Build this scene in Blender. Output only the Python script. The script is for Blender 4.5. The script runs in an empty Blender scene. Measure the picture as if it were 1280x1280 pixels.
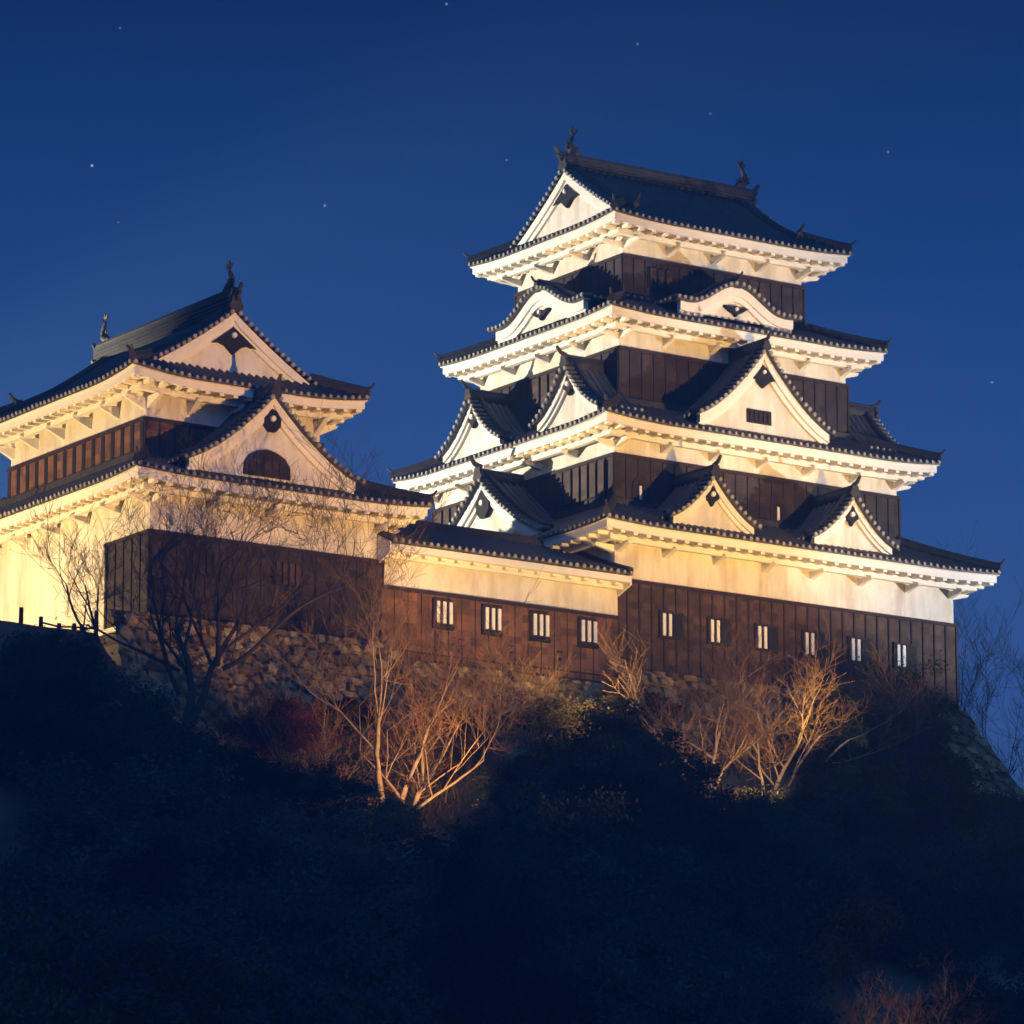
import bpy, math, random
import numpy as np
from mathutils import Vector, Matrix, noise as mnoise
R = math.radians
S = bpy.context.scene
COL = S.collection

# ------------------------------------------------------------------ camera
cd = bpy.data.cameras.new('camera'); cam = bpy.data.objects.new('camera', cd); COL.objects.link(cam)
cam.location = (-86.991, -121.979, -30.697)
cam.rotation_euler = (R(90 + 12.3613), 0, R(-34.2422))
cd.sensor_width = 36; cd.lens = 36 * 6000 / 1280
cd.clip_start = 1; cd.clip_end = 4000
S.camera = cam
S.view_settings.view_transform = 'Standard'
S.view_settings.look = 'None'
S.view_settings.exposure = 0
S.view_settings.gamma = 1
S.render.engine = 'CYCLES'

# ------------------------------------------------------------------ dusk sky
W = bpy.data.worlds.new('World'); S.world = W; W.use_nodes = True
nt = W.node_tree; bg = nt.nodes['Background']
tc = nt.nodes.new('ShaderNodeTexCoord'); sp = nt.nodes.new('ShaderNodeSeparateXYZ')
nt.links.new(tc.outputs['Generated'], sp.inputs[0])
rp = nt.nodes.new('ShaderNodeValToRGB'); nt.links.new(sp.outputs['Z'], rp.inputs[0])
cr = rp.color_ramp
def srgb(r, g, b):
    f = lambda c: (c/255/12.92) if c/255 <= .04045 else ((c/255+.055)/1.055)**2.4
    return (f(r), f(g), f(b), 1)
stops = [(0.0, (100, 138, 200)), (.115, (84, 120, 188)), (.165, (66, 104, 172)), (.214, (46, 86, 153)), (.262, (27, 66, 126)), (.295, (15, 49, 103)), (.318, (8, 36, 84)), (.5, (6, 24, 64)), (1.0, (10, 24, 62))]
cr.elements[0].position = stops[0][0]; cr.elements[0].color = srgb(*stops[0][1])
cr.elements[1].position = stops[-1][0]; cr.elements[1].color = srgb(*stops[-1][1])
for p, c in stops[1:-1]:
    e = cr.elements.new(p); e.color = srgb(*c)
# the western half of the dusk sky (behind the photographer) is still brighter
dt = nt.nodes.new('ShaderNodeVectorMath'); dt.operation = 'DOT_PRODUCT'
dt.inputs[1].default_value = (-.60, -.80, 0)
nt.links.new(tc.outputs['Generated'], dt.inputs[0])
mr = nt.nodes.new('ShaderNodeMapRange'); mr.inputs['From Min'].default_value = -.3; mr.inputs['From Max'].default_value = 1
mr.inputs['To Min'].default_value = 0; mr.inputs['To Max'].default_value = 1
nt.links.new(dt.outputs['Value'], mr.inputs['Value'])
glow = nt.nodes.new('ShaderNodeMix'); glow.data_type = 'RGBA'; glow.blend_type = 'ADD'
glow.inputs[7].default_value = (.09, .27, .72, 1)
nt.links.new(mr.outputs[0], glow.inputs[0]); nt.links.new(rp.outputs[0], glow.inputs[6])
# stars: points of light at fixed directions
last = glow.outputs[2]
_f = Vector((math.sin(R(34.2422))*math.cos(R(12.3613)), math.cos(R(34.2422))*math.cos(R(12.3613)), math.sin(R(12.3613))))
_r = Vector((math.cos(R(34.2422)), -math.sin(R(34.2422)), 0)); _u = _r.cross(_f)
for sx, sy, sb in ((115, 207, .8), (406, 257, .4), (1110, 190, .3), (558, 5, .35), (797, 55, .22), (1240, 478, .3), (633, 200, .18), (150, 35, .16), (148, 278, .12), (888, 142, .12)):
    d = (_f + _r*((sx-640)/6000) + _u*((640-sy)/6000)).normalized()
    n1 = nt.nodes.new('ShaderNodeVectorMath'); n1.operation = 'DISTANCE'; n1.inputs[1].default_value = d
    nt.links.new(tc.outputs['Generated'], n1.inputs[0])
    n2 = nt.nodes.new('ShaderNodeMapRange'); n2.inputs['From Min'].default_value = .0; n2.inputs['From Max'].default_value = .00036
    n2.inputs['To Min'].default_value = sb; n2.inputs['To Max'].default_value = 0
    nt.links.new(n1.outputs['Value'], n2.inputs['Value'])
    n3 = nt.nodes.new('ShaderNodeMix'); n3.data_type = 'RGBA'; n3.blend_type = 'ADD'; n3.inputs[7].default_value = (1, 1, 1, 1)
    nt.links.new(n2.outputs[0], n3.inputs[0]); nt.links.new(last, n3.inputs[6]); last = n3.outputs[2]
nt.links.new(last, bg.inputs[0]); bg.inputs[1].default_value = 1.42

# ------------------------------------------------------------------ floodlights of the castle
def spot(name, loc, aim, power, color, cone=70, blend=.5, radius=.12):
    ld = bpy.data.lights.new(name, 'SPOT'); ld.energy = power; ld.color = color
    ld.spot_size = R(cone); ld.spot_blend = blend; ld.shadow_soft_size = radius
    o = bpy.data.objects.new(name, ld); COL.objects.link(o); o.location = loc
    o.rotation_euler = (Vector(aim) - Vector(loc)).to_track_quat('-Z', 'Y').to_euler()
    return o
WARM = (1.0, .62, .27); AMBER = (1.0, .56, .22); PALE = (1.0, .86, .66); WHITE = (1.0, .92, .84)
spot('floodlight', (5, -27, -6.5), (4.2, 0, 5), 60000, (1.0, .575, .15), 40, 1.0)          # keep front
spot('floodlight', (30, -24, -5), (13.0, 1, 4.6), 66000, WHITE, 28, .5)            # keep front, right end
spot('floodlight', (-27, 29, -1.0), (1, 6, 7), 180000, (1.0, .87, .64), 46, .5)   # keep left flank
spot('floodlight', (-6.0, -9.8, -6.2), (-4.6, 0, -.8), 7600, (1, .62, .22), 62, 1)     # corridor
spot('floodlight', (-10, -72, -27), (-13.2, 0, 2.2), 330000, (1, .53, .16), 13, .8)     # tower front
spot('floodlight', (-27.5, 7, -3.9), (-17, 6, 1.5), 15000, (1, .66, .25), 110, .6) # tower left flank
spot('floodlight', (-13.2, -12.3, -9.9), (-13.2, -7.2, -6.9), 2700, (1, .50, .15), 80, .8)  # slope, centre
spot('floodlight', (-2.4, -12.0, -8.7), (-1.8, -7.4, -6.2), 1500, (1, .57, .2), 80, .8)    # slope, right
spot('floodlight', (-.6, -13.5, -7.4), (3.2, 0, .8), 4200, (1, .60, .19), 52, .8)     # first storey of the keep
spot('floodlight', (-4.6, -5.9, -6.2), (-4.6, -.5, -4.2), 420, (1, .62, .2), 120, .8)  # stone strip under the corridor
spot('floodlight', (-7.0, -24.0, -18.6), (-5.0, -20.6, -16.6), 650, (1, .52, .18), 60, 1)  # small tree at the bottom right of the slope

# ------------------------------------------------------------------ helpers
class MB:
    def __init__(s): s.v = []; s.f = []; s.c = []; s.col = None
    def add(s, vs, fs):
        b = len(s.v); s.v += [tuple(v) for v in vs]; s.f += [tuple(b+i for i in f) for f in fs]
        if s.col is not None: s.c += [s.col]*len(fs)
    def box(s, p0, p1):
        x0, y0, z0 = p0; x1, y1, z1 = p1
        vs = [(x, y, z) for x in (x0, x1) for y in (y0, y1) for z in (z0, z1)]
        s.add(vs, [(0,1,3,2),(4,6,7,5),(0,4,5,1),(2,3,7,6),(0,2,6,4),(1,5,7,3)])
    def hexa(s, b, t):      # 4 bottom pts, 4 top pts
        s.add(list(b)+list(t), [(3,2,1,0),(4,5,6,7),(0,1,5,4),(1,2,6,5),(2,3,7,6),(3,0,4,7)])
    def grid(s, rows, close=False):
        n = len(rows[0]); vs = [p for r in rows for p in r]; fs = []
        for i in range(len(rows)-1):
            for j in range(n-1): fs.append((i*n+j, i*n+j+1, (i+1)*n+j+1, (i+1)*n+j))
            if close: fs.append((i*n+n-1, i*n, (i+1)*n, (i+1)*n+n-1))
        s.add(vs, fs)
    def tube(s, pts, rad, n=6, cap=True):
        pts = [Vector(p) for p in pts]; rings = []
        if not hasattr(rad, '__len__'): rad = [rad]*len(pts)
        up = Vector((0, 0, 1)); 
        for i, p in enumerate(pts):
            t = (pts[min(i+1, len(pts)-1)] - pts[max(i-1, 0)])
            if t.length < 1e-9: t = Vector((0, 0, 1))
            t.normalize()
            ref = up if abs(t.z) < .95 else Vector((1, 0, 0))
            a = t.cross(ref).normalized(); b = a.cross(t)
            rings.append([p + (a*math.cos(2*math.pi*k/n) + b*math.sin(2*math.pi*k/n))*rad[i] for k in range(n)])
        s.grid(rings, True)
        if cap:
            s.add(rings[0], [tuple(range(n))]); s.add(rings[-1], [tuple(range(n))])
    def build(s, name, mat, parent=None, smooth=False):
        me = bpy.data.meshes.new(name); me.from_pydata(s.v, [], s.f); me.update()
        if s.c:
            at = me.attributes.new('tone', 'FLOAT', 'FACE'); at.data.foreach_set('value', s.c)
        if smooth: me.polygons.foreach_set('use_smooth', [True]*len(me.polygons))
        me.materials.append(mat)
        o = bpy.data.objects.new(name, me); COL.objects.link(o)
        if parent: o.parent = parent
        return o
def tag(o, label=None, cat=None, group=None, kind=None):
    if label: o['label'] = label
    if cat: o['category'] = cat
    if group: o['group'] = group
    if kind: o['kind'] = kind
    return o
def empty(name, loc=(0, 0, 0)):
    o = bpy.data.objects.new(name, None); COL.objects.link(o); o.location = loc; return o

# ------------------------------------------------------------------ materials
def mat(name, base, rough=.8, var=.15, scale=3, bump=0, bscale=20, spec=.3, tone=False, dirt_shade=None, wave=None, var2=None, boards=None):
    m = bpy.data.materials.new(name); m.use_nodes = True; n = m.node_tree; N = n.nodes; L = n.links
    b = N['Principled BSDF']; b.inputs['Roughness'].default_value = rough
    b.inputs['Specular IOR Level'].default_value = spec
    t = N.new('ShaderNodeTexCoord')
    no = N.new('ShaderNodeTexNoise'); no.inputs['Scale'].default_value = scale; no.inputs['Detail'].default_value = 6
    L.new(t.outputs['Object'], no.inputs['Vector'])
    r = N.new('ShaderNodeValToRGB'); L.new(no.outputs['Fac'], r.inputs[0])
    r.color_ramp.elements[0].position = .3; r.color_ramp.elements[1].position = .7
    c2 = var2 or tuple(min(1, c*(1+var)) for c in base)
    r.color_ramp.elements[0].color = (*[c*(1-var) for c in base], 1); r.color_ramp.elements[1].color = (*c2, 1)
    out = r.outputs[0]
    if tone:
        a = N.new('ShaderNodeAttribute'); a.attribute_name = 'tone'
        mx = N.new('ShaderNodeMix'); mx.data_type = 'RGBA'; mx.blend_type = 'MULTIPLY'; mx.inputs[0].default_value = 1
        cb = N.new('ShaderNodeCombineColor')
        for i in range(3): L.new(a.outputs['Fac'], cb.inputs[i])
        L.new(out, mx.inputs[6]); L.new(cb.outputs[0], mx.inputs[7]); out = mx.outputs[2]
    if dirt_shade:
        col, sc, lo, hi, stretch = dirt_shade
        mp = N.new('ShaderNodeMapping'); mp.inputs['Scale'].default_value = stretch; L.new(t.outputs['Object'], mp.inputs[0])
        n2 = N.new('ShaderNodeTexNoise'); n2.inputs['Scale'].default_value = sc; n2.inputs['Detail'].default_value = 8
        n2.inputs['Roughness'].default_value = .65
        L.new(mp.outputs[0], n2.inputs['Vector'])
        q = N.new('ShaderNodeMapRange'); q.inputs['From Min'].default_value = lo; q.inputs['From Max'].default_value = hi
        q.inputs['To Max'].default_value = .8
        L.new(n2.outputs['Fac'], q.inputs['Value'])
        mx = N.new('ShaderNodeMix'); mx.data_type = 'RGBA'; L.new(q.outputs[0], mx.inputs[0]); L.new(out, mx.inputs[6]); mx.inputs[7].default_value = (*col, 1); out = mx.outputs[2]
    if boards:      # every board between two battens has weathered differently
        sx = N.new('ShaderNodeSeparateXYZ'); L.new(t.outputs['Object'], sx.inputs[0])
        ad = N.new('ShaderNodeMath'); ad.operation = 'ADD'; L.new(sx.outputs[0], ad.inputs[0]); L.new(sx.outputs[1], ad.inputs[1])
        dv = N.new('ShaderNodeMath'); dv.operation = 'DIVIDE'; L.new(ad.outputs[0], dv.inputs[0]); dv.inputs[1].default_value = boards
        fl = N.new('ShaderNodeMath'); fl.operation = 'FLOOR'; L.new(dv.outputs[0], fl.inputs[0])
        zz = N.new('ShaderNodeMath'); zz.operation = 'MULTIPLY'; L.new(sx.outputs[2], zz.inputs[0]); zz.inputs[1].default_value = 4.2
        zf = N.new('ShaderNodeMath'); zf.operation = 'FLOOR'; L.new(zz.outputs[0], zf.inputs[0])
        cx = N.new('ShaderNodeCombineXYZ'); L.new(fl.outputs[0], cx.inputs[0]); L.new(zf.outputs[0], cx.inputs[1])
        wn = N.new('ShaderNodeTexWhiteNoise'); wn.noise_dimensions = '2D'; L.new(cx.outputs[0], wn.inputs['Vector'])
        mq = N.new('ShaderNodeMapRange'); mq.inputs['To Min'].default_value = .62; mq.inputs['To Max'].default_value = 1.4; L.new(wn.outputs['Value'], mq.inputs['Value'])
        hs = N.new('ShaderNodeHueSaturation'); L.new(out, hs.inputs['Color']); L.new(mq.outputs[0], hs.inputs['Value']); out = hs.outputs[0]
    L.new(out, b.inputs['Base Color'])
    h = None
    if wave:
        mp = N.new('ShaderNodeMapping'); L.new(t.outputs['Object'], mp.inputs[0])
        wv = N.new('ShaderNodeTexWave'); wv.wave_type = 'BANDS'; wv.bands_direction = 'Z'; wv.wave_profile = 'SAW'
        wv.inputs['Scale'].default_value = wave; wv.inputs['Distortion'].default_value = .3; L.new(mp.outputs[0], wv.inputs['Vector'])
        bp = N.new('ShaderNodeBump'); bp.inputs['Strength'].default_value = .8; bp.inputs['Distance'].default_value = .03
        L.new(wv.outputs['Fac'], bp.inputs['Height']); h = bp.outputs[0]
    if bump:
        n3 = N.new('ShaderNodeTexNoise'); n3.inputs['Scale'].default_value = bscale; n3.inputs['Detail'].default_value = 5
        L.new(t.outputs['Object'], n3.inputs['Vector'])
        bp = N.new('ShaderNodeBump'); bp.inputs['Strength'].default_value = bump; bp.inputs['Distance'].default_value = .05
        L.new(n3.outputs['Fac'], bp.inputs['Height'])
        if h: L.new(h, bp.inputs['Normal'])
        h = bp.outputs[0]
    if h: L.new(h, b.inputs['Normal'])
    return m
PLASTER = mat('lime_plaster', (.74, .70, .62), .9, .05, .8, .15, 9, dirt_shade=((.36, .28, .18), 1.3, .42, .76, (1.5, 1.5, .32)))  # stain streaks, strengthened to stand in for mottled twig shadow too
TRIM = mat('plastered_eaves', (.78, .74, .67), .9, .04, 2, .1, 12)
WOOD = mat('weathered_cladding', (.058, .032, .021), .75, .3, 1.5, .25, 30, boards=.49, wave=2.6, dirt_shade=((.05, .03, .022), 2.2, .45, .75, (3, 3, .4)))
WOODUP = mat('dark_cladding', (.026, .018, .016), .75, .35, 1.5, .25, 30, boards=.49, wave=2.6, dirt_shade=((.045, .028, .02), 2.2, .5, .75, (3, 3, .4)))  # near-black brown boards for the upper storeys and the tower front
REDWOOD = mat('reddish_cladding', (.135, .063, .034), .75, .25, 1.2, .25, 30, boards=.49, wave=2.6, dirt_shade=((.07, .035, .022), 2.0, .45, .8, (3, 3, .4)))
BATTEN = mat('dark_batten', (.03, .018, .013), .8, .3, 4)
SLOT = mat('window_dark', (.012, .011, .012), .8, .2, 4)
TILE = mat('roof_tile', (.050, .052, .058), .55, .35, 2.5, .2, 18, spec=.35)
TILEEND = mat('tile_end', (.27, .25, .22), .8, .3, 5)
RIDGE = mat('ridge_tile', (.034, .032, .031), .7, .35, 5, .4, 14)
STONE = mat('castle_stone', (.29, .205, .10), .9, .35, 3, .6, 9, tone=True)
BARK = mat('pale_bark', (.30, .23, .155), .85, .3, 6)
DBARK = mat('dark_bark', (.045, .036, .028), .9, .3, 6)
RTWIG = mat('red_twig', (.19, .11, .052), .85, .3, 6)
EARTH = mat('earth', (.10, .08, .05), .95, .4, .8, .6, 5)
LEAFG = mat('evergreen_leaf', (.028, .034, .020), .8, .4, 2, var2=(.045, .052, .026), spec=.1, tone=True)
LEAFR = mat('russet_leaf', (.11, .032, .018), .8, .4, 2, tone=True)
LEAFO = mat('dry_leaf', (.24, .13, .05), .8, .4, 2, tone=True)
LEAFD = mat('olive_leaf', (.065, .052, .022), .8, .4, 2, tone=True)

# ------------------------------------------------------------------ castle builders
class Fr:                       # one face of a rectangular storey: a runs along the wall, d outwards
    def __init__(s, o, u, n, L): s.o = o; s.u = u; s.n = n; s.L = L
    def p(s, a, d, z): return (s.o[0]+s.u[0]*a+s.n[0]*d, s.o[1]+s.u[1]*a+s.n[1]*d, z)
def frames(x0, x1, y0, y1):
    return {'front': Fr((x0, y0), (1, 0), (0, -1), x1-x0), 'right': Fr((x1, y0), (0, 1), (1, 0), y1-y0),
            'back': Fr((x1, y1), (-1, 0), (0, 1), x1-x0), 'left': Fr((x0, y1), (0, -1), (-1, 0), y1-y0)}
def fbox(mb, F, a0, a1, d0, d1, z0, z1):
    mb.hexa([F.p(a0, d0, z0), F.p(a1, d0, z0), F.p(a1, d1, z0), F.p(a0, d1, z0)], [F.p(a0, d0, z1), F.p(a1, d0, z1), F.p(a1, d1, z1), F.p(a0, d1, z1)])
JIT = random.Random(77)
def disc(mb, F, a, d, z, r, th=.05, n=8):
    r *= JIT.uniform(.86, 1.1); z += JIT.uniform(-.014, .012); a += JIT.uniform(-.010, .010)
    v0 = [F.p(a+r*math.cos(2*math.pi*k/n), d, z+r*math.sin(2*math.pi*k/n)) for k in range(n)]
    v1 = [F.p(a+r*.8*math.cos(2*math.pi*k/n), d+th, z+r*.8*math.sin(2*math.pi*k/n)) for k in range(n)]
    mb.add(v0+v1, [tuple(range(n, 2*n))]+[(k, (k+1) % n, n+(k+1) % n, n+k) for k in range(n)])
def halftube(mb, pts_side, rad=.075):
    """pts_side: list of (left, centre, right) unit builder -> arc rows"""
    mb.grid(pts_side)
SP = .265       # spacing of the round roof tiles

def lift_c(dist, Lc=2.6): return max(0.0, 1-dist/Lc)**2

def eaves(parent, rect, ze, o, lift, brk=1.95, bsz=.6):
    x0, x1, y0, y1 = rect; fr = frames(*rect); keys = ['front', 'right', 'back', 'left']
    def ring(q, dz):
        pts = []
        for k in keys:
            F = fr[k]; Lq = F.L+2*(o-q); n = 30
            for i in range(n):
                a = -(o-q) + Lq*i/n; dist = min(a+(o-q), F.L+(o-q)-a)
                pts.append(F.p(a, o-q, ze+lift*lift_c(dist)*(1-q/o*.9)+dz))
        return pts
    m = MB()
    prof = [(.02, -.03), (.02, -.10), (.09, -.10), (.09, -.33), (.22, -.33), (.22, -.27), (o, -.25)]
    m.grid([ring(q, z) for q, z in prof], True)
    for k in keys:
        F = fr[k]; n = round((F.L+2*o-.5)/.5)
        for i in range(n+1):
            a = -o+.25+(F.L+2*o-.5)*i/n; dist = min(a+o, F.L+o-a)
            q1 = min(o, max(dist-.05, .35)); lz = lift*lift_c(dist)
            za, zb = ze+lz, ze+lz*(1-q1/o)
            m.hexa([F.p(a-.08, o-.15, za-.41), F.p(a+.08, o-.15, za-.41), F.p(a+.08, o-q1, zb-.38), F.p(a-.08, o-q1, zb-.38)],
                   [F.p(a-.08, o-.15, za-.29), F.p(a+.08, o-.15, za-.29), F.p(a+.08, o-q1, zb-.24), F.p(a-.08, o-q1, zb-.24)])
    e = m.build('eaves', TRIM, parent)
    m = MB(); m.grid([ring(q, z) for q, z in ((.56, -.36), (.56, -.55), (.74, -.55), (.74, -.36), (.56, -.36))], True)
    m.build('purlin', TRIM, e)
    for k in keys:
        F = fr[k]
        if k == 'back': continue
        n = max(1, round(F.L/brk))
        for i in range(n+1):
            a = min(max(F.L*i/n, .13), F.L-.13); b = MB(); w_ = .5*bsz
            b.hexa([F.p(a-.04, o-.44, ze-.60), F.p(a+.04, o-.44, ze-.60), F.p(a+.09, 0, ze-.58-.3*bsz), F.p(a-.09, 0, ze-.58-.3*bsz)],
                   [F.p(a-.12, o-.40, ze-.52), F.p(a+.12, o-.40, ze-.52), F.p(a+.12, 0, ze-.54), F.p(a-.12, 0, ze-.54)])
            b.build('bracket', TRIM, e)
    return e

def ornament(mb, p, dirx, diry, s=1.0):
    """end tile of a ridge: plate, round boss and upturned horn, facing (dirx,diry)"""
    x, y, z = p; l = math.hypot(dirx, diry); dx, dy = dirx/l, diry/l; px, py = -dy, dx
    out = [(-.17, -.06), (-.23, .05), (-.15, .16), (-.13, .30), (0, .40), (.13, .30), (.15, .16), (.23, .05), (.17, -.06)]
    v0 = [(x+px*a*s-dx*.06*s, y+py*a*s-dy*.06*s, z+b*s) for a, b in out]; v1 = [(x+px*a*s+dx*.05*s, y+py*a*s+dy*.05*s, z+b*s) for a, b in out]
    n = len(out); mb.add(v0+v1, [tuple(range(n)), tuple(range(2*n-1, n-1, -1))]+[(k, (k+1) % n, n+(k+1) % n, n+k) for k in range(n)])
    mb.tube([(x-dx*.1*s, y-dy*.1*s, z+.34*s), (x+dx*.13*s, y+dy*.13*s, z+.42*s), (x+dx*.30*s, y+dy*.30*s, z+.62*s)], [.085*s, .075*s, .055*s], 7)

def roof_tiles(deck, tiles, ends, F, o, run, adj, zf, a_lo=None, a_hi=None, tmax=None, nseg=5, ncol=40):
    """one slope. zf(a,q): tile surface height q metres in from the eave; adj: run of the neighbouring slopes"""
    A0, A1 = -o, F.L+o
    rows = []
    for i in range(nseg*2+1):
        t = i/(nseg*2); q = t*run; lo, hi = A0+t*adj, A1-t*adj
        rows.append([F.p(lo+(hi-lo)*j/ncol, o-q, zf(lo+(hi-lo)*j/ncol, q)) for j in range(ncol+1)])
    deck.grid(rows)
    deck.grid([[F.p(A0+(A1-A0)*j/ncol, o, zf(A0+(A1-A0)*j/ncol, 0)) for j in range(ncol+1)], [F.p(A0+(A1-A0)*j/ncol, o-.015, zf(A0+(A1-A0)*j/ncol, 0)-.08) for j in range(ncol+1)]])
    n = round((A1-A0-.2)/SP); r = .078
    for i in range(n+1):
        a = A0+.1+(A1-A0-.2)*i/n
        te = min(1, (a-A0)/adj, (A1-a)/adj)
        if te*run > .15:
            rr = []
            for k in range(nseg+1):
                q = te*run*k/nseg; z = zf(a, q)
                rr.append([F.p(a-r*math.cos(math.pi*j/4), o-q+(.05 if k == 0 else 0), z+r*1.15*math.sin(math.pi*j/4)) for j in range(5)])
            tiles.grid(rr)
        disc(ends, F, a, o+.035, zf(a, 0)+.015, .072, .035)

def skirt(keep, rect, ze, o, run_f, run_s, zi, lift, name='tile_roof'):
    fr = frames(*rect); deck = MB(); tl = MB(); en = MB(); H = zi-ze
    hl = []; flash = MB()
    for k in ('front', 'right', 'back', 'left'):
        F = fr[k]; run, adj = (run_f, run_s) if k in ('front', 'back') else (run_s, run_f)
        def zf(a, q, F=F, run=run, adj=adj):
            t = q/run; dist = max(0, min(a+o-t*adj, F.L+o-t*adj-a))
            return ze+H*(.8*t+.2*t*t)+lift*lift_c(dist)*(1-t)
        if k == 'back': roof_tiles(deck, MB(), MB(), F, o, run, adj, zf)
        else: roof_tiles(deck, tl, en, F, o, run, adj, zf)
        # hip line at the start corner of this face
        pts = []
        for i in range(9):
            t = i/8; pts.append(Vector(F.p(-o+t*adj, o-t*run, ze+H*(.8*t+.2*t*t)+lift*(1-t))))
        hips = MB(); hips.tube([p+Vector((0, 0, .10)) for p in pts], .14, 8); hips.tube([p+Vector((0, 0, .25)) for p in pts[0:]], .08, 7)
        corners = MB(); d = (pts[0]-pts[1]); ornament(corners, pts[0]+Vector((0, 0, .08)), d.x, d.y, .6); hl.append((hips, corners))
        # flashing ridge where the roof meets the upper wall
        fbox(flash, F, -o+adj-.1, F.L+o-adj+.1, o-run-.02, o-run+.2, zi-.06, zi+.15)
    rf = deck.build(name, TILE, keep)
    tl.build('tile_rows', TILE, rf, True); en.build('eave_tile_ends', TILEEND, rf)
    for h_, c_ in hl: h_.build('hip_ridge', RIDGE, rf, True); c_.build('corner_ornament', RIDGE, rf)
    flash.build('wall_ridge', RIDGE, rf)
    return rf

def gprof(kind):
    if kind == 'tri': return lambda s: .45*(1-s)+.55*(1-s)**1.75
    return lambda s: (.5*(1+math.cos(math.pi*min(1, s*1.12))))**1.15*.92+.08*(2*abs(min(1, s)-.6))**2*(1 if s > .6 else 0)*.6
def gable(parent, F, a0, w, zb, za, d, back, kind='tri', zc=None, roof=True, over=.34, window=None, bw=.30, horn=1.0, pend='flower', beads=True, wallclip=None, slope_ridge=True):
    """gable with centre a0, half width w, front plane at distance d from the wall of frame F"""
    if zc is None:
        g = gprof(kind); zc = lambda u: zb+(za-zb)*g(min(1, abs(u)/w))
    n = 28; us = [-w+2*w*i/n for i in range(n+1)]
    P = lambda u, dd, z: F.p(a0+u, dd, z)
    lowz = (lambda u: zb-.25) if wallclip is None else wallclip
    m = MB()
    m.grid([[P(u, d, min(lowz(u), zc(u))-.0) for u in us], [P(u, d, zc(u)) for u in us], [P(u, d-.15, zc(u)) for u in us]])
    gw = m.build('gable', PLASTER, parent)
    # bargeboards, two stepped boards following the curve
    def board(off0, off1, d0, d1, name):
        b = MB(); rows = [[], [], [], [], []]
        for u in us:
            # normal offset approximated vertically, steeper = taller
            s = (zc(u+.01)-zc(u-.01))/.02 if abs(u) < w-.02 else (zc(u*.98)-zc(u*.96))/(abs(u)*.02)*(1 if u < 0 else -1)*-1
            kf = min(2.2, math.sqrt(1+s*s))
            a, c = zc(u)-off0*kf, zc(u)-off1*kf
            for i, (dd, zz) in enumerate(((d0, a), (d1, a), (d1, c), (d0, c), (d0, a))): rows[i].append(P(u, dd, zz))
        b.grid(rows); b.add([r[0] for r in rows[:4]], [(0, 1, 2, 3)]); b.add([r[-1] for r in rows[:4]], [(0, 1, 2, 3)])
        return b.build(name, TRIM, gw)
    board(-.02, bw*.55, d+.0, d+.20, 'bargeboard'); board(bw*.55, bw*.9, d+.0, d+.11, 'bargeboard')
    dk = MB(); tl = MB(); en = MB(); rg = MB(); orn = MB()
    top = .10
    we = w+.22
    def zt(u):
        au = abs(u)
        if au <= w: return zc(u)+top
        sl = (zc(w*.97)-zc(w))/(w*.03); return zc(w)+top-sl*(au-w)
    if roof:
        ut = [-we+2*we*i/36 for i in range(37)]
        dk.grid([[P(u, d+over, zt(u)-.07) for u in ut], [P(u, d+over, zt(u)) for u in ut], [P(u, d-back, zt(u)) for u in ut]])
        dk.grid([[P(u, d+over, zt(u)-.07) for u in ut], [P(u, d, zt(u)-.09) for u in ut]])
        nd = int((back+over-.35)/SP)
        for i in range(nd+1):
            dd = d+over-.42-i*SP
            for sg in (-1, 1):
                rr = []
                for k in range(9):
                    u = sg*(.1+(we-.1)*k/8); z = zt(u)
                    rr.append([P(u, dd-.075*math.cos(math.pi*j/4), z+.09*math.sin(math.pi*j/4)) for j in range(5)])
                tl.grid(rr)
                u = sg*we; G = Fr(P(u, dd, 0)[:2], F.n, (F.u[0]*sg, F.u[1]*sg), 1); disc(en, G, 0, .02, zt(u)+.02, .07, .03, 6)
    # verge tiles: short tubes pointing outwards along the slope
    if beads:
        # arc length spacing
        acc = 0; pu = 0; step = .01; u = .14; nxt = 0
        while u < (we if roof else w):
            ds = math.hypot(step, zt(u+step)-zt(u)); acc += ds; u += step
            if acc >= nxt:
                nxt += .235
                for sg in (-1, 1):
                    z = zt(sg*u)+.02
                    tl.tube([P(sg*u, d+over+.02, z), P(sg*u, d+over-.34, z+.03)], .075, 7)
                    disc(en, F, a0+sg*u, d+over+.02, z, .080, .05)
    if slope_ridge:
        for sg in (-1, 1):
            L = [P(sg*(.1+(we-.18)*k/10), d+over-.42, zt(sg*(.1+(we-.18)*k/10))+.13) for k in range(11)]
            rg.tube(L, .105, 7)
    # ridge
    zr = zt(0)
    if roof:
        fbox(rg, F, a0-.13, a0+.13, d-back, d+over-.12, zr-.12, zr+.22)
        rg.tube([P(0, d-back, zr+.25), P(0, d+over-.1, zr+.25)], .10, 8)
    q = P(0, d+over-.02, zr-.02)
    ornament(orn, q, F.n[0], F.n[1], .95*horn)
    rf = (dk.build('gable_roof', TILE, gw) if roof else None)
    tl.build('verge_tiles', TILE, gw, True)
    en.build('verge_tile_ends', TILEEND, gw)
    if rg.v: rg.build('gable_ridge', RIDGE, gw, True)
    orn.build('ridge_end_ornament', RIDGE, gw)
    # pendant under the apex
    pz = zc(0)-bw*1.15*min(1.6, 1+.3*(za-zb)/w)
    m = MB(); s = .30 if pend == 'flower' else .42
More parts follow.
